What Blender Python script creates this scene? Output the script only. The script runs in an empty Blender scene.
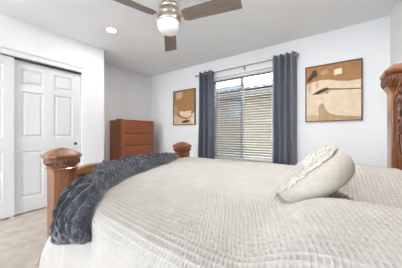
import bpy, bmesh, math, random
import numpy as np
from mathutils import Vector, Matrix, noise
random.seed(7); rng = np.random.default_rng(7)
PI = math.pi
S = bpy.context.scene
C = S.collection

# ---------------------------------------------------------------- camera
YAW = 35.05
cd = bpy.data.cameras.new('camera'); cam = bpy.data.objects.new('camera', cd); C.objects.link(cam)
cam.location = (0, 0, 1.03); cam.rotation_euler = (PI/2, 0, math.radians(YAW))
cd.sensor_fit = 'HORIZONTAL'; cd.sensor_width = 36; cd.lens = 36*191/402; cd.clip_start = 0.02
S.camera = cam
# ---------------------------------------------------------------- world, exposure, lights
S.view_settings.view_transform = 'Standard'; S.view_settings.look = 'None'
S.view_settings.gamma = 1; S.view_settings.use_curve_mapping = False
S.view_settings.exposure = 0.14
w = bpy.data.worlds.new('world'); S.world = w; w.use_nodes = True
bg = w.node_tree.nodes['Background']; bg.inputs[0].default_value = (0.88, 0.94, 1.0, 1); bg.inputs[1].default_value = 9.2
CEIL = 2.46
def area(name, loc, rot, sx, sy, power, col=(1, 1, 1), shape='RECTANGLE', spread=180):
    l = bpy.data.lights.new(name, 'AREA'); l.shape = shape; l.size = sx; l.size_y = sy
    l.energy = power; l.color = col; l.spread = math.radians(spread)
    o = bpy.data.objects.new(name, l); C.objects.link(o); o.location = loc; o.rotation_euler = rot
    return o
area('added_fill_over_window', (-1.35, 4.0, 3.0), (math.radians(-50), 0, 0), 2.4, 1.0, 400, (0.94, 0.97, 1.0))  # unseen lamp added outside, above the window, to boost incoming light

# ---------------------------------------------------------------- materials
def mat(name, col, rough=0.5, metal=0, **kw):
    m = bpy.data.materials.new(name); m.use_nodes = True
    b = m.node_tree.nodes['Principled BSDF']
    b.inputs['Base Color'].default_value = (*col, 1); b.inputs['Roughness'].default_value = rough
    b.inputs['Metallic'].default_value = metal
    for k, v in kw.items(): b.inputs[k.replace('_', ' ')].default_value = v
    return m
def nodes(m): return m.node_tree.nodes, m.node_tree.links, m.node_tree.nodes['Principled BSDF']
def noise_mat(name, c1, c2, scale=(10, 10, 10), nscale=4, rough=0.5, bump=0.0, bscale=200, detail=4, lo=.35, hi=.65, dist=0, **kw):
    m = mat(name, c1, rough, **kw); n, l, b = nodes(m)
    tc = n.new('ShaderNodeTexCoord'); mp = n.new('ShaderNodeMapping'); mp.inputs['Scale'].default_value = scale
    nz = n.new('ShaderNodeTexNoise'); nz.inputs['Scale'].default_value = nscale; nz.inputs['Detail'].default_value = detail
    nz.inputs['Distortion'].default_value = dist
    cr = n.new('ShaderNodeValToRGB'); cr.color_ramp.elements[0].position = lo; cr.color_ramp.elements[1].position = hi
    cr.color_ramp.elements[0].color = (*c1, 1); cr.color_ramp.elements[1].color = (*c2, 1)
    l.new(tc.outputs['Object'], mp.inputs[0]); l.new(mp.outputs[0], nz.inputs['Vector'])
    l.new(nz.outputs[0], cr.inputs[0]); l.new(cr.outputs[0], b.inputs['Base Color'])
    if bump:
        n2 = n.new('ShaderNodeTexNoise'); n2.inputs['Scale'].default_value = bscale; n2.inputs['Detail'].default_value = 3
        bp = n.new('ShaderNodeBump'); bp.inputs['Strength'].default_value = bump; bp.inputs['Distance'].default_value = 0.01
        l.new(tc.outputs['Object'], n2.inputs['Vector']); l.new(n2.outputs[0], bp.inputs['Height']); l.new(bp.outputs[0], b.inputs['Normal'])
    return m
M = {}
M['wall'] = noise_mat('wall_paint', (0.82, 0.825, 0.835), (0.85, 0.855, 0.865), (1, 1, 1), 2, 0.85, 0.06, 60)
M['ceiling'] = noise_mat('ceiling_paint', (0.86, 0.865, 0.87), (0.88, 0.885, 0.89), (1, 1, 1), 2, 0.95, 0.1, 90)
M['trim'] = mat('white_trim', (0.76, 0.76, 0.76), 0.45)
M['door'] = mat('white_door_paint', (0.70, 0.705, 0.71), 0.42)
M['carpet'] = noise_mat('beige_carpet', (0.50, 0.435, 0.37), (0.66, 0.59, 0.52), (1, 1, 1), 9, 1.0, 0.9, 260, 8, .3, .7)
M['wood'] = noise_mat('reddish_bed_wood', (0.12, 0.034, 0.008), (0.30, 0.098, 0.024), (14, 14, 1.6), 1.5, 0.28, 0.03, 30, 6, .3, .72, 1.2, Coat_Weight=0.5)
M['wood_light'] = noise_mat('honey_bed_wood', (0.28, 0.11, 0.038), (0.42, 0.19, 0.075), (2, 2, 16), 1.5, 0.3, 0, 30, 5, .3, .7, .8, Coat_Weight=0.4)
M['wood_dark'] = noise_mat('dark_carved_wood', (0.07, 0.022, 0.010), (0.16, 0.05, 0.02), (10, 10, 10), 2, 0.35, 0, 30, 4, Coat_Weight=0.4)
M['dresser'] = noise_mat('cherry_dresser_wood', (0.26, 0.070, 0.026), (0.33, 0.098, 0.038), (1.2, 3, 22), 1.6, 0.36, 0, 30, 6, .3, .7, .6, Coat_Weight=0.25)
M['dresser_side'] = noise_mat('cherry_dresser_side_wood', (0.26, 0.085, 0.034), (0.33, 0.115, 0.048), (12, 12, 1.2), 1.6, 0.42, 0, 30, 6, .3, .7, .6)
M['gap'] = mat('dark_gap', (0.03, 0.02, 0.015), 0.9)
M['blade'] = noise_mat('greige_wood_blade', (0.20, 0.155, 0.13), (0.30, 0.24, 0.20), (3, 40, 3), 1.3, 0.5, 0, 30, 5, .3, .7)
M['nickel'] = mat('brushed_nickel', (0.62, 0.56, 0.50), 0.3, 1.0)
M['rod'] = mat('rod_metal', (0.30, 0.29, 0.29), 0.35, 0.9)
M['curtain'] = noise_mat('slate_curtain', (0.070, 0.084, 0.122), (0.10, 0.115, 0.155), (60, 60, 60), 6, 0.75, 0.1, 500, 3, Sheen_Weight=0.5)
M['blind'] = mat('white_blind', (0.66, 0.66, 0.64), 0.5)
M['vinyl'] = mat('white_vinyl', (0.82, 0.83, 0.84), 0.4)
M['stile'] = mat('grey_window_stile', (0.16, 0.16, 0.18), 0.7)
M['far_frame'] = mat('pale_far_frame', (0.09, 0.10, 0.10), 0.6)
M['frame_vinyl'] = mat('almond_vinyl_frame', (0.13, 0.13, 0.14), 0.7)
M['knob'] = mat('dark_knob', (0.08, 0.08, 0.085), 0.35, 0.8)
M['cover'] = noise_mat('offwhite_waffle_cotton', (0.49, 0.463, 0.432), (0.54, 0.513, 0.482), (1, 1, 1), 12, 0.95, 0.25, 700, 4, Sheen_Weight=0.2)
M['mattress'] = mat('mattress_ticking', (0.8, 0.79, 0.77), 0.9)
M['cushion'] = noise_mat('cream_cushion_linen', (0.58, 0.54, 0.47), (0.64, 0.60, 0.53), (1, 1, 1), 60, 0.95, 0.3, 500)
M['tuft'] = noise_mat('cream_tufted_yarn', (0.68, 0.65, 0.60), (0.82, 0.795, 0.75), (1, 1, 1), 90, 0.95, 0)
M['black'] = mat('matte_black', (0.03, 0.028, 0.025), 0.5)
M['frame'] = mat('walnut_picture_frame', (0.13, 0.055, 0.028), 0.5)
M['ochre'] = noise_mat('ochre_paint', (0.36, 0.185, 0.07), (0.42, 0.225, 0.092), (1, 1, 1), 14, 0.8)
M['cream_paint'] = noise_mat('cream_paint', (0.72, 0.58, 0.41), (0.80, 0.67, 0.50), (1, 1, 1), 12, 0.8)
M['tan_paint'] = noise_mat('tan_paint', (0.45, 0.29, 0.16), (0.52, 0.35, 0.21), (1, 1, 1), 12, 0.8)
M['pale_tan_paint'] = noise_mat('pale_tan_paint', (0.60, 0.43, 0.26), (0.66, 0.49, 0.31), (1, 1, 1), 12, 0.8)
M['ivory_paint'] = mat('ivory_paint', (0.82, 0.72, 0.55), 0.8)
M['ink'] = mat('ink_brown_paint', (0.055, 0.035, 0.03), 0.8)
M['stucco'] = noise_mat('tan_stucco', (0.068, 0.058, 0.036), (0.085, 0.072, 0.046), (1, 1, 1), 5, 0.95, 0.3, 40)
M['tile'] = noise_mat('grey_roof_tile', (0.022, 0.034, 0.05), (0.075, 0.09, 0.105), (1, 1, 1), 3, 0.7)
M['fascia'] = mat('brown_fascia', (0.035, 0.027, 0.024), 0.8)
M['ground'] = noise_mat('gravel_ground', (0.10, 0.088, 0.07), (0.14, 0.12, 0.10), (1, 1, 1), 8, 1.0)
M['glass_far'] = mat('pale_window_glass', (0.045, 0.065, 0.07), 0.4)
m = bpy.data.materials.new('clear_glass'); m.use_nodes = True
b = nodes(m)[2]; b.inputs['Base Color'].default_value = (1, 1, 1, 1); b.inputs['Roughness'].default_value = 0; b.inputs['Transmission Weight'].default_value = 1; b.inputs['IOR'].default_value = 1.02
M['glass'] = m
m = bpy.data.materials.new('insect_screen'); m.use_nodes = True
n, l, b = nodes(m); b.inputs['Base Color'].default_value = (0.16, 0.16, 0.17, 1); b.inputs['Alpha'].default_value = 0.32; b.inputs['Roughness'].default_value = 0.9
M['screen'] = m
def emis(name, col, s):
    m = mat(name, (0.9, 0.9, 0.9), 0.4); b = nodes(m)[2]
    b.inputs['Emission Color'].default_value = (*col, 1); b.inputs['Emission Strength'].default_value = s; return m
M['lamp'] = emis('downlight_glow', (1, 0.98, 0.94), 6)
M['bowl'] = emis('opal_glass_bowl', (1, .98, .95), 0.12)
# frosted faux fur
def fur_mat(name, lo, hi, sc):
    m = mat(name, lo, 0.75, Sheen_Weight=0.5); n, l, b = nodes(m)
    tc = n.new('ShaderNodeTexCoord'); nz = n.new('ShaderNodeTexNoise'); nz.inputs['Scale'].default_value = sc; nz.inputs['Detail'].default_value = 5
    cr = n.new('ShaderNodeValToRGB'); cr.color_ramp.elements[0].position = .43; cr.color_ramp.elements[1].position = .66
    cr.color_ramp.elements[0].color = (*lo, 1); cr.color_ramp.elements[1].color = (*hi, 1)
    l.new(tc.outputs['Object'], nz.inputs['Vector']); l.new(nz.outputs[0], cr.inputs[0]); l.new(cr.outputs[0], b.inputs['Base Color'])
    return m
M['fur'] = fur_mat('slate_faux_fur', (0.010, 0.012, 0.020), (0.06, 0.070, 0.105), 16)
M['fur_hair'] = fur_mat('slate_faux_fur_pile', (0.04, 0.048, 0.072), (0.52, 0.525, 0.58), 26)

# ---------------------------------------------------------------- helpers
def obj(name, bm, m, parent=None, smooth=False, bevel=0, seg=2):
    me = bpy.data.meshes.new(name); bm.normal_update(); bm.to_mesh(me); bm.free()
    for x in (m if isinstance(m, (list, tuple)) else [m]): me.materials.append(x)
    o = bpy.data.objects.new(name, me); C.objects.link(o)
    if smooth: me.polygons.foreach_set('use_smooth', [True]*len(me.polygons))
    if bevel:
        md = o.modifiers.new('bevel', 'BEVEL'); md.width = bevel; md.segments = seg; md.limit_method = 'ANGLE'
    if parent: o.parent = parent
    return o
def tag(o, label, cat, group=None, kind=None):
    o['label'] = label; o['category'] = cat
    if group: o['group'] = group
    if kind: o['kind'] = kind
    return o
def thing(name, label, cat, loc=(0, 0, 0), rz=0, group=None):
    o = bpy.data.objects.new(name, None); C.objects.link(o); o.location = loc; o.rotation_euler = (0, 0, rz)
    o.empty_display_size = 0.05
    return tag(o, label, cat, group)
def struct(name, bm, m, parent=None, **k):
    o = obj(name, bm, m, parent, **k); o['kind'] = 'structure'; return o
def box(bm, x0, x1, y0, y1, z0, z1, mi=0):
    v = [bm.verts.new(p) for p in ((x0,y0,z0),(x1,y0,z0),(x1,y1,z0),(x0,y1,z0),(x0,y0,z1),(x1,y0,z1),(x1,y1,z1),(x0,y1,z1))]
    for f in ((0,3,2,1),(4,5,6,7),(0,1,5,4),(1,2,6,5),(2,3,7,6),(3,0,4,7)):
        bm.faces.new([v[i] for i in f]).material_index = mi
    return bm
def B(*a): return box(bmesh.new(), *a)
def lathe(bm, prof, n=32, c=(0, 0), cap=True):
    rings = []
    for r, z in prof:
        rings.append([bm.verts.new((c[0]+r*math.cos(2*PI*k/n), c[1]+r*math.sin(2*PI*k/n), z)) for k in range(n)])
    for a, b_ in zip(rings, rings[1:]):
        for k in range(n): bm.faces.new((a[k], a[(k+1) % n], b_[(k+1) % n], b_[k]))
    if cap:
        bm.faces.new(rings[0][::-1]); bm.faces.new(rings[-1])
    return bm
def sect(bm, prof, c=(0, 0), shape='chamfer', k=.2, aspect=(1, 1), mi=0):
    """stack of chamfered square sections: prof = (half width, z)"""
    rings = []
    for h, z in prof:
        q = h*k; pts = [(h, -h+q), (h, h-q), (h-q, h), (-h+q, h), (-h, h-q), (-h, -h+q), (-h+q, -h), (h-q, -h)]
        rings.append([bm.verts.new((c[0]+p[0]*aspect[0], c[1]+p[1]*aspect[1], z)) for p in pts])
    for a, b_ in zip(rings, rings[1:]):
        for i in range(8): bm.faces.new((a[i], a[(i+1) % 8], b_[(i+1) % 8], b_[i])).material_index = mi
    bm.faces.new(rings[0][::-1]); bm.faces.new(rings[-1])
    return bm
def tube(bm, pts, r, n=10):
    pts = [Vector(p) for p in pts]; rings = []
    for i, p in enumerate(pts):
        t = (pts[min(i+1, len(pts)-1)]-pts[max(i-1, 0)]).normalized()
        u = t.orthogonal().normalized() if i == 0 else (u - t*u.dot(t)).normalized()
        w_ = t.cross(u); rr = r[i] if isinstance(r, (list, tuple)) else r
        rings.append([bm.verts.new(p+rr*(u*math.cos(2*PI*k/n)+w_*math.sin(2*PI*k/n))) for k in range(n)])
    for a, b_ in zip(rings, rings[1:]):
        for k in range(n): bm.faces.new((a[k], a[(k+1) % n], b_[(k+1) % n], b_[k]))
    bm.faces.new(rings[0][::-1]); bm.faces.new(rings[-1])
    return bm
def prism(bm, pts, a0, a1, axis='x', mi=0):
    """extrude polygon pts (in the other two axes) between a0 and a1 along axis"""
    def P(p, a): return (a, p[0], p[1]) if axis == 'x' else ((p[0], a, p[1]) if axis == 'y' else (p[0], p[1], a))
    v0 = [bm.verts.new(P(p, a0)) for p in pts]; v1 = [bm.verts.new(P(p, a1)) for p in pts]
    fs = [bm.faces.new(v0), bm.faces.new(v1[::-1])]
    for i in range(len(pts)):
        j = (i+1) % len(pts); fs.append(bm.faces.new((v0[i], v0[j], v1[j], v1[i])))
    for f in fs: f.material_index = mi
    bmesh.ops.recalc_face_normals(bm, faces=fs)
    return bm
def grid_mesh(name, P, m, parent=None, smooth=True, flip=False, closed=False):
    """P: array (n, k, 3)"""
    n_, k_ = P.shape[:2]
    idx = np.arange(n_*k_).reshape(n_, k_)
    q = np.stack([idx[:-1, :-1], idx[1:, :-1], idx[1:, 1:], idx[:-1, 1:]], -1).reshape(-1, 4)
    if flip: q = q[:, ::-1]
    me = bpy.data.meshes.new(name); nf = len(q)
    me.vertices.add(n_*k_); me.vertices.foreach_set('co', P.reshape(-1).astype(np.float32))
    me.loops.add(nf*4); me.loops.foreach_set('vertex_index', q.reshape(-1).astype(np.int32))
    me.polygons.add(nf); me.polygons.foreach_set('loop_start', np.arange(nf, dtype=np.int32)*4)
    me.polygons.foreach_set('use_smooth', np.full(nf, smooth)); me.update(calc_edges=True); me.validate()
    me.materials.append(m)
    o = bpy.data.objects.new(name, me); C.objects.link(o)
    if parent: o.parent = parent
    return o
def snoise(a, b_, s, seed=0):  # smooth noise on arrays through sums of sines
    r = np.random.default_rng(seed); out = np.zeros(np.broadcast(a, b_).shape)
    for _ in range(7):
        th = r.uniform(0, 2*PI); k = s*r.uniform(.6, 1.7)
        out += np.sin(k*(a*math.cos(th)+b_*math.sin(th))+r.uniform(0, 2*PI))
    return out/7**.5/1.2

# ---------------------------------------------------------------- setting
XF, XC, XR, YW, YB, YC = -3.777, -3.22, 0.545, 3.20, -3.20, 1.715   # far wall, closet wall, right wall, window wall, back wall, closet corner
WX0, WX1, WZ0, WZ1 = -2.03, -0.68, 0.56, 2.12
struct('floor', B(XF-.2, XR+.2, YB-.2, YW+.2, -.1, 0), M['carpet'])
struct('ceiling', B(XF-.2, XR+.2, YB-.2, YW+.2, CEIL, CEIL+.12), M['ceiling'])
bm = B(XF-.2, WX0, YW, YW+.2, 0, CEIL); box(bm, WX1, XR+.2, YW, YW+.2, 0, CEIL)
box(bm, WX0, WX1, YW, YW+.2, 0, WZ0); box(bm, WX0, WX1, YW, YW+.2, WZ1, CEIL)
struct('wall_window', bm, M['wall'])
struct('wall_far', B(XF-.15, XF, YC-.1, YW, 0, CEIL), M['wall'])
struct('wall_right', B(XR, XR+.15, YB, YW, 0, CEIL), M['wall'])
bm = B(XF, -2.9, YB-.15, YB, 0, CEIL); box(bm, -.1, XR, YB-.15, YB, 0, CEIL)
box(bm, -2.9, -.1, YB-.15, YB, 0, .35); box(bm, -2.9, -.1, YB-.15, YB, 2.35, CEIL)
struct('wall_back', bm, M['wall'])
DY0, DY1, DZ = -.15, 1.385, 2.06
bm = B(XC-.12, XC, DY1, YC, 0, CEIL); box(bm, XF, XC-.12, YC-.1, YC, 0, CEIL)
box(bm, XC-.12, XC, DY0, DY1, DZ-.03, CEIL); box(bm, XC-.12, XC, YB, DY0, 0, CEIL)
box(bm, XF-.1, XF-.02, YB, YC-.1, 0, CEIL)
struct('wall_closet', bm, M['wall'])
# baseboards
bm = B(XF, XF+.012, YC, YW, 0, .085); struct('baseboard_far', bm, M['trim'], bevel=.004)
bm = B(XF+.012, XR, YW-.012, YW, 0, .085); struct('baseboard_window', bm, M['trim'], bevel=.004)
bm = B(XR-.012, XR, YB, YW-.012, 0, .085); struct('baseboard_right', bm, M['trim'], bevel=.004)
bm = B(XC, XC+.012, DY1+.03, YC, 0, .085); box(bm, XF+.012, XC+.012, YC, YC+.012, 0, .085); struct('baseboard_closet', bm, M['trim'], bevel=.004)
# closet header fascia and jamb
bm = B(XC-.11, XC+.020, DY0-.02, DY1+.0, 1.985, 2.045); box(bm, XC, XC+.036, DY0-.02, DY1+.004, 2.045, 2.062)
struct('trim_1', bm, M['trim'], bevel=.003)
bm = B(XC-.11, XC-.006, DY1-.012, DY1, 0, 1.985); box(bm, XC-.11, XC-.006, DY0, DY0+.012, 0, 1.985)
struct('trim_2', bm, M['trim'])
struct('trim_3', B(XC-.115, XC-.03, DY0+.012, DY1-.012, 1.965, 1.984), M['fascia'])   # dark track
struct('trim_4', B(XC-.05, XC-.005, .565, .60, 0, .012), M['vinyl'])     # floor guide
def closet_door(name, xf, y0, y1, knob_y, lab):
    d = thing(name, lab, 'door', (xf, (y0+y1)/2, .018)); W = y1-y0; Hh = 1.955
    bm = bmesh.new()
    # frame grid of boards with raised panels
    cols = [(.094, .31), (.425, .655)] if W < .8 else [(.094, .325), (.44, .67)]
    cols = [(c[0]*W/.755, c[1]*W/.755) for c in cols]
    rows = [(.185, .79), (.965, 1.565), (1.65, 1.855)]
    ys = sorted({0, W, *[v for c in cols for v in c]}); zs = sorted({0, Hh, *[v for r in rows for v in r]})
    cells = {}
    for i in range(len(ys)-1):
        for j in range(len(zs)-1):
            inner = any(abs(ys[i]-c[0]) < 1e-6 for c in cols) and any(abs(zs[j]-r[0]) < 1e-6 for r in rows)
            a, b2, c0, c1 = ys[i]-W/2, ys[i+1]-W/2, zs[j], zs[j+1]
            if not inner:
                bm.faces.new([bm.verts.new(p) for p in ((0,a,c0),(0,b2,c0),(0,b2,c1),(0,a,c1))])
            else:
                steps = [(0, 0), (.010, -.014), (.022, -.014), (.040, -.003)]
                rg = [[bm.verts.new((dx, y, z)) for y, z in ((a+s, c0+s), (b2-s, c0+s), (b2-s, c1-s), (a+s, c1-s))] for s, dx in steps]
                for q, r2 in zip(rg, rg[1:]):
                    for k in range(4): bm.faces.new((q[k], q[(k+1) % 4], r2[(k+1) % 4], r2[k]))
                bm.faces.new(rg[-1])
    v = [bm.verts.new(p) for p in ((0,-W/2,0),(0,W/2,0),(0,W/2,Hh),(0,-W/2,Hh),(-.034,-W/2,0),(-.034,W/2,0),(-.034,W/2,Hh),(-.034,-W/2,Hh))]
    for f in ((1,0,4,5),(2,1,5,6),(3,2,6,7),(0,3,7,4),(4,7,6,5)): bm.faces.new([v[i] for i in f])
    bmesh.ops.remove_doubles(bm, verts=bm.verts, dist=1e-5)
    obj('door_leaf', bm, M['door'], d)
    if knob_y:
        bm = bmesh.new(); lathe(bm, [(.021, 0), (.022, .003), (.015, .005), (.013, .012), (.016, .016), (.014, .022), (.006, .025)], 20)
        k = obj('finger_pull', bm, M['knob'], d, smooth=True); k.rotation_euler = (0, PI/2, 0); k.location = (0, knob_y-(y0+y1)/2, .882-.018)
    return d
closet_door('closet_door', XC-.028-.037, .585, DY1-.016, 1.302, 'white six-panel sliding closet door with a dark round pull, behind the foot post')
closet_door('closet_door', XC-.026, -.135, .607, None, 'white six-panel sliding closet door cut by the left edge of the photo, without a pull in view')

# window in window wall
def window():
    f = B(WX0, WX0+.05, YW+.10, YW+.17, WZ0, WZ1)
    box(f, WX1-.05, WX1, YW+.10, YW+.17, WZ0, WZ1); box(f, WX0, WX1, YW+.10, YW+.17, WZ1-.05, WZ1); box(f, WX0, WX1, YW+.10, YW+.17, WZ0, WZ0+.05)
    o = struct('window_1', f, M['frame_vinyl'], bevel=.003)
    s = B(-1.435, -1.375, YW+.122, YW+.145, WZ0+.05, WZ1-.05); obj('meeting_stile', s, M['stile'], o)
    obj('glass_pane', B(-1.375, WX1-.05, YW+.134, YW+.138, WZ0+.05, WZ1-.05), M['glass'], o)
    obj('glass_pane', B(WX0+.05, -1.43, YW+.134, YW+.138, WZ0+.05, WZ1-.05), M['glass'], o)
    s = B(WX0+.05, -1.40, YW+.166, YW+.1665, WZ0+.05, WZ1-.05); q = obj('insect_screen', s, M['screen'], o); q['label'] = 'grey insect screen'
    obj('window_sill', B(WX0-.02, WX1+.02, YW-.02, YW+.10, WZ0-.025, WZ0), M['trim'], o, bevel=.004)
window()
# unseen rear window, added behind the camera to bring in light
f = B(-2.9, -2.84, YB-.12, YB-.06, .35, 2.35); box(f, -.16, -.1, YB-.12, YB-.06, .35, 2.35); box(f, -2.84, -.16, YB-.12, YB-.06, .35, .41); box(f, -2.84, -.16, YB-.12, YB-.06, 2.29, 2.35)
o = struct('added_rear_window', f, M['vinyl']); obj('glass_pane', B(-2.84, -.16, YB-.095, YB-.09, .41, 2.29), M['glass'], o)

# ---------------------------------------------------------------- outside
struct('ground_outside', B(-25, 25, YW+.25, 30, -.35, -.15), M['ground'])
hs = thing('neighbor_house', 'tan stucco neighboring house with a grey tiled roof, seen through the window', 'house', (-3, 7, -.15))
hx0, hx1 = -14, 14
obj('wall', B(hx0, hx1, 0, 6, 0, 2.65), M['stucco'], hs)
bm = bmesh.new(); rise = .295
prism(bm, [(-.42, 2.66), (6.4, 2.66+6.8*rise), (6.4, 2.75+6.8*rise), (-.42, 2.75)], hx0, hx1)
obj('roof_deck', bm, M['tile'], hs)
obj('fascia_board', B(hx0, hx1, -.46, -.42, 2.54, 2.73), M['fascia'], hs)
bm = bmesh.new()
nx = int((hx1-hx0)/.03)
X = np.linspace(hx0, hx1, nx)[:, None]*np.ones((1, 46)); jj = np.arange(46)[None, :]; Yr = -.48+jj*.15
stp = (jj % 2)*.03
Z = 2.79+(Yr+.42)*rise + .05*np.abs(np.sin(PI*X/.30)) + .02 - stp
grid_mesh('roof_tiles', np.stack([X, Yr+0*X, Z], -1), M['tile'], hs, smooth=False, flip=True)
bm.free()
def far_window(x0, x1, z0, z1):
    f = B(x0, x0+.07, -.05, .0, z0, z1); box(f, x1-.07, x1, -.05, 0, z0, z1); box(f, x0, x1, -.05, 0, z1-.07, z1); box(f, x0, x1, -.05, 0, z0, z0+.07)
    box(f, x0, x1, -.04, 0, (z0+z1)/2-.03, (z0+z1)/2+.03)
    o = obj('window', f, M['far_frame'], hs); obj('pane', B(x0+.02, x1-.02, -.012, -.005, z0+.02, z1-.02), M['glass_far'], o)
HW = [(-3.52, -2.98, 1.74, 2.34), (-4.85, -4.2, 1.74, 2.34)]
for a in HW: far_window(a[0]+3, a[1]+3, a[2]+.15, a[3]+.15)

# ---------------------------------------------------------------- blinds
bl = thing('window_blind', 'white horizontal slat blind lowered over the window, slats open', 'blind', (-1.355, YW+.055, 0))
bx = (WX1-WX0)/2-.012
obj('headrail', B(-bx, bx, -.028, .028, WZ1-.045, WZ1-.002), M['blind'], bl, bevel=.003)
z = WZ0+.035; k = 0; bm = bmesh.new()
while z < WZ1-.06:
    t = math.radians(6); hw = .024
    pts = [(-hw*math.cos(t), z-hw*math.sin(t)), (0, z+.0035), (hw*math.cos(t), z+hw*math.sin(t)), (hw*math.cos(t), z+hw*math.sin(t)-.003), (0, z+.0005), (-hw*math.cos(t), z-hw*math.sin(t)-.003)]
    o = obj('slat', prism(bmesh.new(), pts, -bx, bx), M['blind'], bl); z += .0445; k += 1
obj('bottom_rail', B(-bx, bx, -.026, .026, WZ0+.004, WZ0+.022), M['blind'], bl, bevel=.003)
for x in (-.5, 0.0, .5):
    bm = B(x-.0015, x+.0015, -.0265, -.025, WZ0+.02, WZ1-.04); box(bm, x-.0015, x+.0015, .025, .0265, WZ0+.02, WZ1-.04)
    obj('ladder_cord', bm, M['blind'], bl)

# ---------------------------------------------------------------- curtain rod and curtains
RY, RZ = 3.10, 2.195
cr = thing('curtain_rod', 'slim dark metal curtain rod with round finials above the window', 'curtain rod', (-1.37, RY, RZ))
obj('rod', tube(bmesh.new(), [(-.90, 0, 0), (.91, 0, 0)], .008), M['rod'], cr, smooth=True)
for s in (-1, 1):
    bm = bmesh.new(); bmesh.ops.create_uvsphere(bm, u_segments=16, v_segments=10, radius=.02); bmesh.ops.translate(bm, verts=bm.verts, vec=(s*.925, 0, 0))
    tube(bm, [(s*.89, 0, 0), (s*.91, 0, 0)], .013); obj('finial', bm, M['rod'], cr, smooth=True)
for x in (-.885, .07, .875):
    bm = tube(bmesh.new(), [(x, .098, -.012), (x, .02, -.012), (x, -.002, -.004)], .005); box(bm, x-.012, x+.012, .092, .099, -.045, .03)
    obj('bracket', bm, M['rod'], cr)
def curtain(label, x0, x1, folds, seed, flare, ztop):
    c = thing('curtain', label, 'curtain', ((x0+x1)/2, RY, 0), 0, 'slate curtains on the rod')
    n_, k_ = 160, 60
    s = np.linspace(0, 1, n_)[:, None]; t = np.linspace(0, 1, k_)[None, :]
    z = .02+(ztop-.02)*t+0*s
    W = x1-x0; sp = 1+flare*(1-t)
    ph = 2*PI*folds*s
    amp = .068*(.8+.2*np.sin(5*s+seed))*(1-.15*t)
    x = (s-.5)*W*sp + .010*np.sin(2*ph+seed)*(1-t*.3) + .006*np.sin(9*t+4*s+seed)*(1-t)
    y = amp*np.cos(ph+.35*np.sin(3*t+seed)*(1-t)) + .006*np.sin(13*s*PI+2*t)
    o = grid_mesh('drape', np.stack([x, y, z], -1), M['curtain'], c)
    md = o.modifiers.new('solid', 'SOLIDIFY'); md.thickness = .003
    for q in range(folds*2):
        sx = (q+.5)/(folds*2); bm = bmesh.new()
        rr = 12
        pts = [(.0, .021*math.cos(2*PI*i/rr), .021*math.sin(2*PI*i/rr)) for i in range(rr+1)]
        tube(bm, pts, .004, 6); g = obj('grommet', bm, M['rod'], c, smooth=True); g.location = ((sx-.5)*W, 0, RZ)
    return c
curtain('slate blue curtain panel left of the window, beside the smaller print', -2.235, -1.915, 3, 1.3, .07, 2.245)
curtain('slate blue curtain panel right of the window, beside the larger print', -.815, -.465, 4, 3.1, .02, 2.25)

# ---------------------------------------------------------------- pictures
def canvas_shapes(bm, W, H_, shapes):
    for i, (mi, pts) in enumerate(shapes):
        prism(bm, [((p[0]-.5)*W, (.5-p[1])*H_) for p in pts], -.0035-.0004*i, 0, 'y', mi)
def picture(label, x0, x1, z0, z1, fmat, fw, mats, shapes):
    W, H_ = x1-x0, z1-z0
    p = thing('framed_print', label, 'picture', ((x0+x1)/2, YW-.006, (z0+z1)/2), 0, 'abstract prints on the window wall')
    bm = B(-W/2, -W/2+fw, -.032, .004, -H_/2, H_/2); box(bm, W/2-fw, W/2, -.032, .004, -H_/2, H_/2)
    box(bm, -W/2+fw, W/2-fw, -.032, .004, H_/2-fw, H_/2); box(bm, -W/2+fw, W/2-fw, -.032, .004, -H_/2, -H_/2+fw)
    obj('picture_frame', bm, fmat, p, bevel=.0015)
    bm = B(-W/2+fw, W/2-fw, -.012, .002, -H_/2+fw, H_/2-fw)
    bm2 = bmesh.new(); canvas_shapes(bm2, W-2*fw-.001, H_-2*fw-.001, shapes)
    bmesh.ops.translate(bm2, verts=bm2.verts, vec=(0, -.0125, 0))
    me = bpy.data.meshes.new('t'); bm2.to_mesh(me); bm2.free(); bm.from_mesh(me); bpy.data.meshes.remove(me)
    obj('canvas', bm, mats, p)
mm = [M['cream_paint'], M['ochre'], M['tan_paint'], M['ink'], M['ivory_paint'], M['pale_tan_paint']]
picture('large square abstract print with a dark brush stroke, between the curtain and the headboard', -.355, .288, 1.205, 2.0, M['frame'], .012, mm, [
    (1, [(0, 0), (1, 0), (1, .325), (.8, .33), (.6, .305), (.45, .265), (.3, .255), (.15, .275), (0, .31)]),
    (2, [(.29, .10), (.42, .075), (.43, .155), (.30, .175)]),
    (4, [(.535, .105), (.675, .085), (.68, .19), (.54, .20)]),
    (3, [(.02, .27), (.035, .19), (.09, .14), (.14, .06), (.185, .06), (.21, .10), (.225, .17), (.14, .205), (.08, .255)]),
    (5, [(.03, .31), (.10, .29), (.10, .46), (.04, .48)]),
    (5, [(.19, .28), (.245, .275), (.25, .375), (.195, .41)]),
    (2, [(.13, .50), (.25, .44), (.38, .395), (.44, .41), (.455, .46), (.42, .515), (.36, .50), (.24, .52)]),
    (3, [(.11, .515), (.22, .455), (.35, .42), (.435, .41), (.43, .44), (.34, .475), (.24, .51)]),
    (3, [(.44, .425), (.70, .455), (1, .475), (1, .487), (.7, .468), (.44, .445)]),
    (2, [(.24, 1), (.25, .74), (.29, .685), (.335, .69), (.37, .78), (.44, .86), (.56, .91), (.8, .935), (1, .945), (1, 1)]),
    (5, [(0, .9), (.1, .88), (.24, .9), (.24, 1), (0, 1)]),
])
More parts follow.
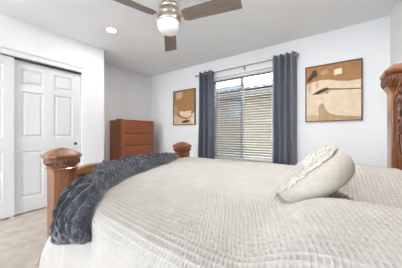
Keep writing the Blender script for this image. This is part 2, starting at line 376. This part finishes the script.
picture('smaller ochre abstract print with a cream bowl shape, between the dresser and the left curtain', -2.985, -2.375, 1.225, 1.985, M['black'], .012, [M['ochre'], M['cream_paint'], M['tan_paint'], M['ink'], M['pale_tan_paint']], [
    (2, [(.08, .04), (.22, .03), (.42, .02), (.45, .10), (.42, .20), (.28, .25), (.10, .24)]),
    (4, [(.11, .06), (.40, .04), (.42, .09), (.39, .18), (.27, .22), (.12, .21)]),
    (2, [(0, .42), (.10, .43), (.16, .50), (.17, .60), (.14, .70), (.16, .82), (.12, 1), (0, 1)]),
    (4, [(0, .72), (.15, .72), (.30, .80), (.45, .83), (.62, .86), (.8, .80), (1, .74), (1, 1), (0, 1)]),
    (1, [(.25, .60), (.52, .62), (.84, .60), (.83, .72), (.76, .78), (.62, .80), (.42, .76), (.30, .69)]),
    (1, [(.86, .70), (1, .66), (1, 1), (.84, 1), (.82, .85)]),
    (3, [(.36, .93), (.52, .88), (.74, .87), (.75, .93), (.5, .96)]),
])

# ---------------------------------------------------------------- dresser
dx0, dx1, dy0, dy1, dzt = -3.76, -3.262, 2.117, 2.84, 1.305
dr = thing('dresser', 'tall cherry wood chest of five drawers against the far wall', 'dresser', (dx0, dy0, 0))
D, Wd = dx1-dx0, dy1-dy0
bm = B(0, D-.02, 0, .02, 0, dzt-.02); box(bm, 0, D-.02, Wd-.02, Wd, 0, dzt-.02); box(bm, 0, .012, .02, Wd-.02, .05, dzt-.02); box(bm, .02, D-.05, .02, Wd-.02, 0, .08)
obj('carcass', bm, M['dresser_side'], dr, bevel=.003)
obj('top_panel', B(0, D+.006, -.006, Wd+.006, dzt-.02, dzt), M['dresser'], dr, bevel=.006)
obj('drawer_backing', B(D-.06, D-.045, .02, Wd-.02, .08, dzt-.025), M['gap'], dr)
for i in range(5):
    z0 = .085+i*.239; z1 = z0+.229 if i < 4 else dzt-.026
    bm = bmesh.new(); pr = []
    for a in range(9):
        t = a/8; pr.append((D-.012+.016*math.sin(PI*t)**.5*(1 if 0 < t < 1 else 0), z0+(z1-z0)*t))
    pts = [(D-.04, z0)]+pr+[(D-.04, z1)]
    prism(bm, pts, .004, Wd-.004, 'y'); dw = obj('drawer', bm, M['dresser'], dr, bevel=.002)
tag(obj('coaster_box', B(-3.56, -3.43, 2.135, 2.20, dzt+.0005, dzt+.022), M['black'], bevel=.003), 'small flat black box on top of the cherry dresser', 'box')

# ---------------------------------------------------------------- ceiling fan
fx, fy = -1.3685, 1.3915
fan = thing('ceiling_fan', 'three-blade ceiling fan with brushed nickel motor and white light bowl', 'ceiling fan', (fx, fy, 0))
obj('canopy', lathe(bmesh.new(), [(.03, 2.395), (.055, 2.405), (.068, 2.43), (.07, CEIL)], 32), M['nickel'], fan, smooth=True)
obj('downrod', lathe(bmesh.new(), [(.014, 2.33), (.014, 2.40)], 16), M['nickel'], fan, smooth=True)
obj('motor_housing', lathe(bmesh.new(), [(.02, 2.335), (.06, 2.332), (.095, 2.318), (.104, 2.30), (.104, 2.275), (.096, 2.274), (.096, 2.268), (.106, 2.267), (.108, 2.225), (.108, 2.215), (.100, 2.214), (.100, 2.208), (.110, 2.207), (.118, 2.19), (.121, 2.16), (.119, 2.148), (.112, 2.142)][::-1], 40), M['nickel'], fan, smooth=True)
bw = obj('light_bowl', lathe(bmesh.new(), [(.002, 2.040), (.035, 2.042), (.07, 2.050), (.095, 2.066), (.108, 2.086), (.113, 2.11), (.113, 2.141)], 40), M['bowl'], fan, smooth=True); bw['label'] = 'white opal glass bowl'
yaw = math.radians(YAW)
fw_ = Vector((-math.sin(yaw), math.cos(yaw), 0)); rt_ = Vector((math.cos(yaw), math.sin(yaw), 0))
for deg in (-7.5, 112.5, 232.5):
    d = fw_*math.cos(math.radians(deg))+rt_*math.sin(math.radians(deg)); rz = math.atan2(d.y, d.x)
    pts = [(.155, -.052), (.20, -.068), (.62, -.078), (.715, -.080), (.72, -.076), (.72, .076), (.715, .080), (.62, .078), (.20, .068), (.155, .052)]
    bm = prism(bmesh.new(), pts, -.004, .004, 'z')
    bl_ = obj('fan_blade', bm, M['blade'], fan, bevel=.002); bl_.rotation_mode = 'XYZ'
    bl_.rotation_euler = (Matrix.Rotation(rz, 3, 'Z') @ Matrix.Rotation(math.radians(-15), 3, 'X')).to_euler(); bl_.location = (0, 0, 2.185)
    bm = B(.09, .20, -.02, .02, .006, .011); box(bm, .165, .195, -.04, .04, .006, .011)
    br = obj('blade_bracket', bm, M['nickel'], fan, bevel=.002); br.rotation_euler = bl_.rotation_euler; br.location = (0, 0, 2.185)
# recessed downlights (one in view, the rest unseen, added as fill)
def downlight(x, y, label, p):
    t = thing('recessed_downlight', label, 'ceiling light', (x, y, CEIL), 0)
    obj('trim_ring', lathe(bmesh.new(), [(.060, -.001), (.062, -.006), (.085, -.004), (.088, -.0005)], 32, cap=False), M['trim'], t, smooth=True)
    obj('lens', lathe(bmesh.new(), [(.001, -.005), (.061, -.005), (.061, -.0005)], 32), M['lamp'], t)
    l = area('downlight_lamp', (x, y, CEIL-.012), (0, 0, 0), .12, .12, p, (1, .985, .95), 'DISK')
downlight(-2.516, 1.443, 'round recessed downlight in the ceiling near the closet', 9)
downlight(-.28, 1.443, 'round recessed fill light added in the ceiling above the bed pillows, out of view', 24)
downlight(-2.516, -.9, 'round recessed fill light added in the ceiling behind the camera on the closet side', 14)
downlight(-.28, -.9, 'round recessed fill light added in the ceiling behind the camera on the headboard side', 3)

# ---------------------------------------------------------------- bed frame
PX, PY0, PY1, HX = -1.80, .617, 2.093, .40
bed = thing('bed', 'reddish carved wooden bed with thick posts and a tall headboard', 'bed', (0, 0, 0))
def foot_post(y):
    bm = sect(bmesh.new(), [(.078, .10), (.078, .745), (.083, .75), (.087, .757), (.083, .764)], (PX, y), k=.06)
    p = obj('foot_post', bm, M['wood'], bed, bevel=.003)
    # carved capital
    bm = sect(bmesh.new(), [(.078, .765), (.084, .772), (.094, .79), (.102, .812), (.106, .832), (.100, .837)], (PX, y), k=.35)
    c = obj('capital', bm, M['wood'], p, bevel=.002)
    bm = bmesh.new()
    for k in range(40):       # beaded acanthus leaves round the capital
        a = 2*PI*k/40; ca, sa = math.cos(a), math.sin(a)
        r = .103/max(abs(ca), abs(sa), (abs(ca)+abs(sa))/1.65)
        tube(bm, [(PX+ca*r*.86, y+sa*r*.86, .785), (PX+ca*r*.99, y+sa*r*.99, .803), (PX+ca*r*1.0, y+sa*r*1.0, .825)], [.004, .0075, .006], 6)
    q = obj('leaf_carving', bm, M['wood_dark'], p, smooth=True); q['label'] = 'dark carved leaf band'
    bm = sect(bmesh.new(), [(.104, .837), (.114, .844), (.117, .856), (.114, .868), (.104, .875), (.098, .879), (.065, .900), (.032, .914), (.004, .922)], (PX, y), k=.35)
    obj('cap', bm, M['wood'], p, bevel=.002)
    bm = sect(bmesh.new(), [(.085, .0), (.118, .012), (.132, .045), (.124, .082), (.098, .10), (.088, .125), (.077, .135)], (PX, y), k=.45)
    obj('bun_foot', bm, M['wood'], p, bevel=.004, seg=3)
foot_post(PY0); foot_post(PY1)
def footboard():
    n_ = 40; top = []
    for i in range(n_+1):
        t = i/n_; y = PY0+.076+(PY1-PY0-.152)*t
        top.append((y, .725+.036*min(1, math.sin(PI*t)*3.2)**.8 if 0 < t < 1 else .725))
    bm = prism(bmesh.new(), [(top[0][0], .69)]+top+[(top[-1][0], .69)], PX-.045, PX+.035)
    fb = obj('footboard', B(PX-.02, PX+.015, PY0+.076, PY1-.076, .22, .69), M['wood'], bed)
    r_ = obj('top_rail', bm, M['wood_light'], fb, bevel=.008, seg=3); r_['label'] = 'honey-coloured arched top rail'
    obj('bottom_rail', B(PX-.03, PX+.03, PY0+.076, PY1-.076, .16, .24), M['wood'], fb, bevel=.006)
footboard()
for y in (PY0+.02, PY1-.05): obj('side_rail', B(PX+.077, HX-.058, y, y+.03, .20, .36), M['wood'], bed, bevel=.004)
def head_post(y):
    a = (.052, .09)
    def s2(prof, k, **kw): return sect(bmesh.new(), prof, (HX, y), k=k, aspect=(.62, 1.0))
    p = obj('head_post', s2([(.088, .0), (.088, .10), (.080, .12), (.080, 1.35), (.086, 1.355)], .08), M['wood'], bed, bevel=.004)
    obj('capital', s2([(.087, 1.356), (.094, 1.37), (.115, 1.395), (.122, 1.415), (.116, 1.425), (.124, 1.44), (.132, 1.46), (.128, 1.475)], .3), M['wood'], p, bevel=.004)
    bm = bmesh.new()
    for k in range(44):
        t = 2*PI*k/44; ca, sa = math.cos(t), math.sin(t); r = .13/max(abs(ca), abs(sa), (abs(ca)+abs(sa))/1.7)
        tube(bm, [(HX+ca*r*.55, y+sa*r*.88, 1.40), (HX+ca*r*.62, y+sa*r*.98, 1.43), (HX+ca*r*.63, y+sa*r*1.0, 1.465)], [.004, .0075, .006], 6)
    obj('leaf_carving', bm, M['wood_dark'], p, smooth=True)
    obj('cap', s2([(.130, 1.476), (.144, 1.485), (.148, 1.50), (.142, 1.515), (.128, 1.52), (.10, 1.54), (.05, 1.565), (.005, 1.575)], .3), M['wood'], p, bevel=.004)
head_post(PY1); head_post(PY0)
def headboard():
    y0, y1 = PY0+.081, PY1-.081; n_ = 60; top = []
    for i in range(n_+1):
        t = i/n_; top.append((y0+(y1-y0)*t, 1.33+.20*math.sin(PI*t)**1.5+.03*math.sin(3*PI*t)**2))
    hb = obj('headboard', prism(bmesh.new(), [(y0, .25)]+top+[(y1, .25)], HX-.012, HX+.03), M['wood'], bed)
    bm = bmesh.new(); tube(bm, [(HX-.015, a, b_) for a, b_ in top], .022, 10); obj('crest_moulding', bm, M['wood'], hb, smooth=True)
    def carve(bm): obj('scroll_carving', bm, M['wood_dark'], hb, smooth=True)['label'] = 'dark carved scrollwork'
    def scroll(bm, cy, cz, r, turns, d, a0, s):
        pts = []; rad = []
        for i in range(40):
            t = i/39; a = a0+d*2*PI*turns*t; rr = r*(1-.86*t)
            pts.append((HX-.02-.006*t, cy+rr*math.cos(a), cz+rr*math.sin(a))); rad.append(s*(1-.5*t)+.002)
        tube(bm, pts, rad, 8)
    for sgn, yb in ((1, y1), (-1, y0)):
        f = lambda v: yb-sgn*v
        bm = bmesh.new()
        scroll(bm, f(.13), 1.26, .085, 1.4, sgn, PI/2*sgn, .014)
        scroll(bm, f(.11), 1.10, .065, 1.3, -sgn, -PI/2, .012)
        scroll(bm, f(.30), 1.34, .075, 1.3, -sgn, PI, .013)
        for k in range(7):
            z0 = 1.33-.05*k; tube(bm, [(HX-.02, f(.07), z0), (HX-.028, f(.05), z0-.015), (HX-.02, f(.035), z0-.045)], [.004, .010, .003], 7)
        tube(bm, [(HX-.02, f(.06), 1.38), (HX-.026, f(.08), 1.2), (HX-.026, f(.06), 1.0), (HX-.02, f(.10), .88)], [.006, .012, .010, .004], 8)
        carve(bm)
headboard()
tag(obj('mattress', B(PX+.14, HX-.075, PY0+.0, PY1+.03, .37, .655), M['mattress'], bevel=.04, seg=4), 'white mattress under the cream waffle coverlet', 'mattress')

# ---------------------------------------------------------------- coverlet surface
ZT = .712
YN, YF = .410, 2.185       # outer faces of the drape, near and far
R = .075
def section():
    pts = []
    z0 = .20
    for i in range(40): pts.append((YN-.012*(1-i/39), z0+(ZT-R-z0)*i/39))
    for i in range(1, 21):
        a = PI-PI/2*i/20; pts.append((YN+R+.0+R*math.cos(a), ZT-R+R*math.sin(a)))
    for i in range(1, 60): pts.append((YN+R+(YF-YN-2*R)*i/59, ZT))
    for i in range(1, 21):
        a = PI/2-PI/2*i/20; pts.append((YF-R+R*math.cos(a), ZT-R+R*math.sin(a)))
    for i in range(1, 40): pts.append((YF+.012*i/39, ZT-R-(ZT-R-z0)*i/39))
    return np.array(pts)
SEC = section(); AL = np.concatenate([[0], np.cumsum(np.hypot(*np.diff(SEC, axis=0).T))])
V0 = AL[59-8]            # arc position that counts as v = 0 (near top edge)
LTOT = AL[-1]
def smooth(a, b_, x):
    t = np.clip((x-a)/(b_-a), 0, 1); return t*t*(3-2*t)
def bump2(x, y, cx, cy, hx, hy, p=2.4):
    return np.exp(-(np.abs((x-cx)/hx)**p+np.abs((y-cy)/hy)**p))
def bedsurf(x, al):
    """smooth coverlet surface at length x, arc al -> (x, y, z)"""
    y = np.interp(al, AL, SEC[:, 0]); z = np.interp(al, AL, SEC[:, 1])
    top = smooth(ZT-R-.12, ZT, z)                    # 1 on top, 0 on the drop
    h = .088*bump2(x, y, .20, .68, .34, .27, 6)+.095*bump2(x, y, .17, 1.68, .32, .42, 4)
    h += .004*snoise(x, y, 5, 3)+.003*snoise(x, y, 14, 4)
    h -= .03*smooth(-1.68, -1.78, x)
    # folds on the drop
    near = (al < V0).astype(float)-(al > LTOT-V0).astype(float)
    dn = np.minimum(al, LTOT-al); down = np.clip((V0-dn)/V0, 0, 1)
    fold = .016*np.sin(x*17+1.5*np.sin(x*5))*down+.008*np.sin(x*41+2)*down**2
    xx = x + .0*down
    return np.stack([xx, y-near*(fold+.03*down**1.5)-.045*smooth(-1.15, -.4, x)*smooth(.75, .5, y), z+h*top + .006*np.sin(x*9)*down], -1)
def surf_n(x, al, e=.004):
    du = bedsurf(x+e, al)-bedsurf(x-e, al); dv = bedsurf(x, al+e)-bedsurf(x, al-e)
    n_ = np.cross(du, dv); return n_/np.linalg.norm(n_, axis=-1, keepdims=True)
def make_cover():
    st = .003; nv = int(LTOT/st); al = (np.arange(nv+1)*st)[None, :]
    nu = int(2.12/st); u = (np.arange(nu+1)*st)[:, None]
    xa = -1.75+u; a0 = .20*np.exp(-((xa+1.30)/.11)**4)
    AL2 = al+a0*np.clip(1-al/V0, 0, 1)
    dn = AL2
    # foot end line: full length on top, drawn back where it hangs beside the post
    xmin = np.interp(AL2-V0, [-.6, -.45, -.22, -.1, .0, .07, .26, .46], [-1.46, -1.42, -1.30, -1.19, -1.16, -1.20, -1.48, -1.752])
    xmin = xmin + .275*smooth(LTOT-V0-.13, LTOT-V0+.02, AL2)
    xmax = .362
    x = xmin+(xmax-xmin)*(u/u[-1])
    P = bedsurf(x, AL2); N = surf_n(x, AL2)
    hu = np.abs(((u+0*al)/.018 % 1)-.5)*2; hv = np.abs((al/.024 % 1)-.5)*2+0*u
    h = np.clip(np.maximum(hu, hv)*1.8-.75, 0, 1)
    top = smooth(V0-.12, V0+.03, AL2)*smooth(LTOT-V0+.12, LTOT-V0-.03, AL2)
    P = P+N*((h-1)*(.0012+.0085*top))[..., None]
    return P
P = make_cover()
cv = grid_mesh('waffle_coverlet', P, M['cover'])
tag(cv, 'cream waffle-weave coverlet spread over the bed and its pillows', 'blanket')

# ---------------------------------------------------------------- faux fur throw
def make_throw():
    n_, k_ = 420, 200
    s = np.linspace(0, 1, n_)[:, None]; t = np.linspace(0, 1, k_)[None, :]
    # boundaries as v (arc from the near top edge) -> x
    Lv = np.array([1.32, .62, .45, .25, .05, -.10, -.25]); Lx = np.array([-1.725, -1.742, -1.725, -1.45, -1.14, -1.10, -1.15])
    Rv = np.array([1.40, 1.1, .68, .34, .12, .02, -.08, -.135]); Rx = np.array([-1.64, -1.50, -1.35, -1.21, -1.02, -.88, -.81, -.82])
    def curve(v, x, q):
        d = np.concatenate([[0], np.cumsum(np.hypot(np.diff(v), np.diff(x)))]); d /= d[-1]
        a = np.interp(q, d, v); b_ = np.interp(q, d, x)
        return a, b_
    lv, lx = curve(Lv, Lx, s[:, 0]); rv, rx = curve(Rv, Rx, s[:, 0])
    ker = np.ones(31)/31
    def sm(a): return np.convolve(np.pad(a, 15, mode='edge'), ker, 'valid')
    lv, lx, rv, rx = map(sm, (lv, lx, rv, rx))
    v = lv[:, None]*(1-t)+rv[:, None]*t; x = lx[:, None]*(1-t)+rx[:, None]*t
    x = x+.008*np.sin(s*31)*(t*2-1)
    base = bedsurf(x, V0+v); N = surf_n(x, V0+v, .02)
    # ruched channels running along the throw
    NC = 9
    c = t*NC+.16*np.sin(s*21+t*5)+.09*np.sin(s*47+t*9)
    ci = np.floor(c); fc = c-ci
    ridge = np.sin(PI*fc)**.75
    ph = np.sin(ci*2.4)*3
    pinch = .70+.30*np.abs(np.sin(s*PI*16+ph))**.6
    hgt = .050*ridge*pinch+.010*snoise(s*6, t*3, 6, 9)+.004*snoise(s*60, t*40, 3, 5)
    edge = np.minimum(np.minimum(t, 1-t)*9, np.minimum(s, 1-s)*22); edge = np.clip(edge, 0, 1)**.5
    off = .011+(.018+hgt)*edge
    foot = .022*smooth(-1.5, -1.72, x)*smooth(.3, .8, v)*smooth(1.5, .9, v)      # bunched up against the footboard
    top = base+N*(off+foot)[..., None]
    bot = base+N*.009
    # closed sheet: top over, bottom back
    P = np.concatenate([top, bot[:, ::-1]], 1); P = np.concatenate([P, P[:, :1]], 1)
    return P, top, N, ridge*pinch
P, top, N, rg = make_throw()
th = grid_mesh('fur_throw', P, M['fur'], flip=False)
tag(th, 'dark slate faux fur throw draped over the foot of the bed', 'throw')
def pile(name, top, N, rg, count, ln, wd, m, parent, lay, spread=.5, seed=1):
    r = np.random.default_rng(seed); n_, k_ = top.shape[:2]
    i = r.integers(1, n_-1, count*3); j = r.integers(1, k_-1, count*3)
    keep = r.uniform(0, 1, count*3) < (.08+.92*rg[i, j]**2); i, j = i[keep][:count], j[keep][:count]; cnt = len(i)
    fr = r.uniform(0, 1, (cnt, 2, 1))
    p = top[i, j]+(top[i+1, j]-top[i, j])*fr[:, 0]+(top[i, j+1]-top[i, j])*fr[:, 1]
    nn = np.cross(top[i+1, j]-top[i-1, j], top[i, j+1]-top[i, j-1]); nn /= np.linalg.norm(nn, axis=-1, keepdims=True)+1e-9
    sgn = np.sign((nn*N[i, j]).sum(-1, keepdims=True)); nn *= sgn
    tg = top[i+1, j]-top[i-1, j]; tg /= np.linalg.norm(tg, axis=-1, keepdims=True)+1e-9
    d = nn+tg*lay+r.normal(0, spread, (cnt, 3)); d /= np.linalg.norm(d, axis=-1, keepdims=True)
    L = ln*r.uniform(.6, 1.2, (cnt, 1)); sd = np.cross(d, r.normal(0, 1, (cnt, 3))); sd /= np.linalg.norm(sd, axis=-1, keepdims=True)
    mid = p+d*L*.55; tip = p+d*L+tg*L*.25-np.array([0, 0, .15])*L
    Vv = np.stack([p-sd*wd, p+sd*wd, mid+sd*wd*.8, mid-sd*wd*.8, tip], 1).reshape(-1, 3)
    b0 = np.arange(cnt)*5
    F = np.concatenate([np.stack([b0, b0+1, b0+2], 1), np.stack([b0, b0+2, b0+3], 1), np.stack([b0+3, b0+2, b0+4], 1)])
    me = bpy.data.meshes.new(name); me.vertices.add(len(Vv)); me.vertices.foreach_set('co', Vv.reshape(-1).astype(np.float32))
    me.loops.add(len(F)*3); me.loops.foreach_set('vertex_index', F.reshape(-1).astype(np.int32))
    me.polygons.add(len(F)); me.polygons.foreach_set('loop_start', np.arange(len(F), dtype=np.int32)*3)
    me.polygons.foreach_set('use_smooth', np.full(len(F), True)); me.update(calc_edges=True); me.materials.append(m)
    o = bpy.data.objects.new(name, me); C.objects.link(o)
    if parent: o.parent = parent
    o['kind'] = 'stuff'; return o
pile('fur_pile', top, N, rg, 60000, .008, .0006, M['fur_hair'], th, .7, .35, 2)

# ---------------------------------------------------------------- round cushion
def cushion():
    Rr, T = .180, .072
    c = thing('round_cushion', 'round cream cushion with a tufted striped face, leaning on the pillows', 'cushion', CUSH)
    nrm = (rt_*-.60+Vector((0, 0, .76))+fw_*.42).normalized()
    ax = (rt_-nrm*rt_.dot(nrm)).normalized(); ay = nrm.cross(ax)
    c.rotation_mode = 'QUATERNION'; c.rotation_quaternion = Matrix((ax, ay, nrm)).transposed().to_quaternion()
    prof = []
    for i in range(25):
        a = -PI/2+PI*i/24; prof.append((.10+(Rr-.10)*max(math.cos(a), 0)**.72 if 0 < i < 24 else .10, T*math.sin(a)))
    prof = [(.002, -T-.006), (.05, -T-.005)]+prof+[(.05, T+.010), (.002, T+.012)]
    bm = lathe(bmesh.new(), prof, 64)
    for v in bm.verts:
        a = math.atan2(v.co.y, v.co.x); r_ = v.co.xy.length
        k = 1+.012*math.sin(3*a)+.008*math.sin(7*a+1)+.005*math.sin(17*a)
        v.co.x *= k; v.co.y *= k; v.co.z += .006*math.sin(2*a+1)*(r_/Rr)+.003*noise.noise(v.co*14)
    body = obj('cushion_cover', bm, M['cushion'], c, smooth=True)
    # tufted rows on the face (closed bars of shaggy yarn)
    n_, k_ = 200, 200
    gx = np.linspace(-.175, .175, n_)[:, None]; gy = np.linspace(-.175, .175, k_)[None, :]
    r_ = np.hypot(gx, gy)
    ang = math.radians(2); q = gx*math.sin(ang)+gy*math.cos(ang)
    rows = np.abs(np.sin(q*PI/.034))**.8
    hgt = .004+.011*rows+.003*snoise(gx+0*gy, gy+0*gx, 160, 3)+.002*snoise(gx+0*gy, gy+0*gx, 420, 8)
    lens = T*np.sqrt(np.clip(1-(np.clip(r_-.10, 0, 1)/(Rr-.10+.002))**2.6, 0, 1))+.008*(1-np.clip(r_/.1, 0, 1))
    # pull the square grid onto a disc
    mx = np.maximum(np.abs(gx), np.abs(gy)); scl = np.where(r_ > 0, mx/np.maximum(r_, 1e-6), 1)
    X = gx*scl; Y = gy*scl; r2 = np.hypot(X, Y)
    q = X*math.sin(ang)+Y*math.cos(ang); rows = np.abs(np.sin(q*PI/.034))**.8
    lens = T*np.sqrt(np.clip(1-(np.clip(r2-.10, 0, 1)/(Rr-.10+.001))**2.4, 0, 1))+.002
    rim = np.exp(-((r2-.168)/.010)**2)
    Z = lens+.004+(.024*rows-.010)*(1-rim)+.014*rim+.003*snoise(X, Y, 160, 3)+.002*snoise(X, Y, 420, 8)
    top = np.stack([X, Y, Z], -1)
    f = grid_mesh('tufted_face', top, M['tuft'], c); f['label'] = 'shaggy cream tufted stripes'
    md = f.modifiers.new('solid', 'SOLIDIFY'); md.thickness = .006; md.offset = -1
    N = np.zeros_like(top); N[..., 2] = 1
    N += np.stack([X, Y, 0*X], -1)*np.exp(-((r2-.172)/.02)**2)[..., None]*9
    pile('yarn_pile', top, N, np.maximum(rows, rim), 14000, .009, .0011, M['tuft'], f, .0, .5, 5)
CUSH = (-.082, 1.075, .812)
cushion()
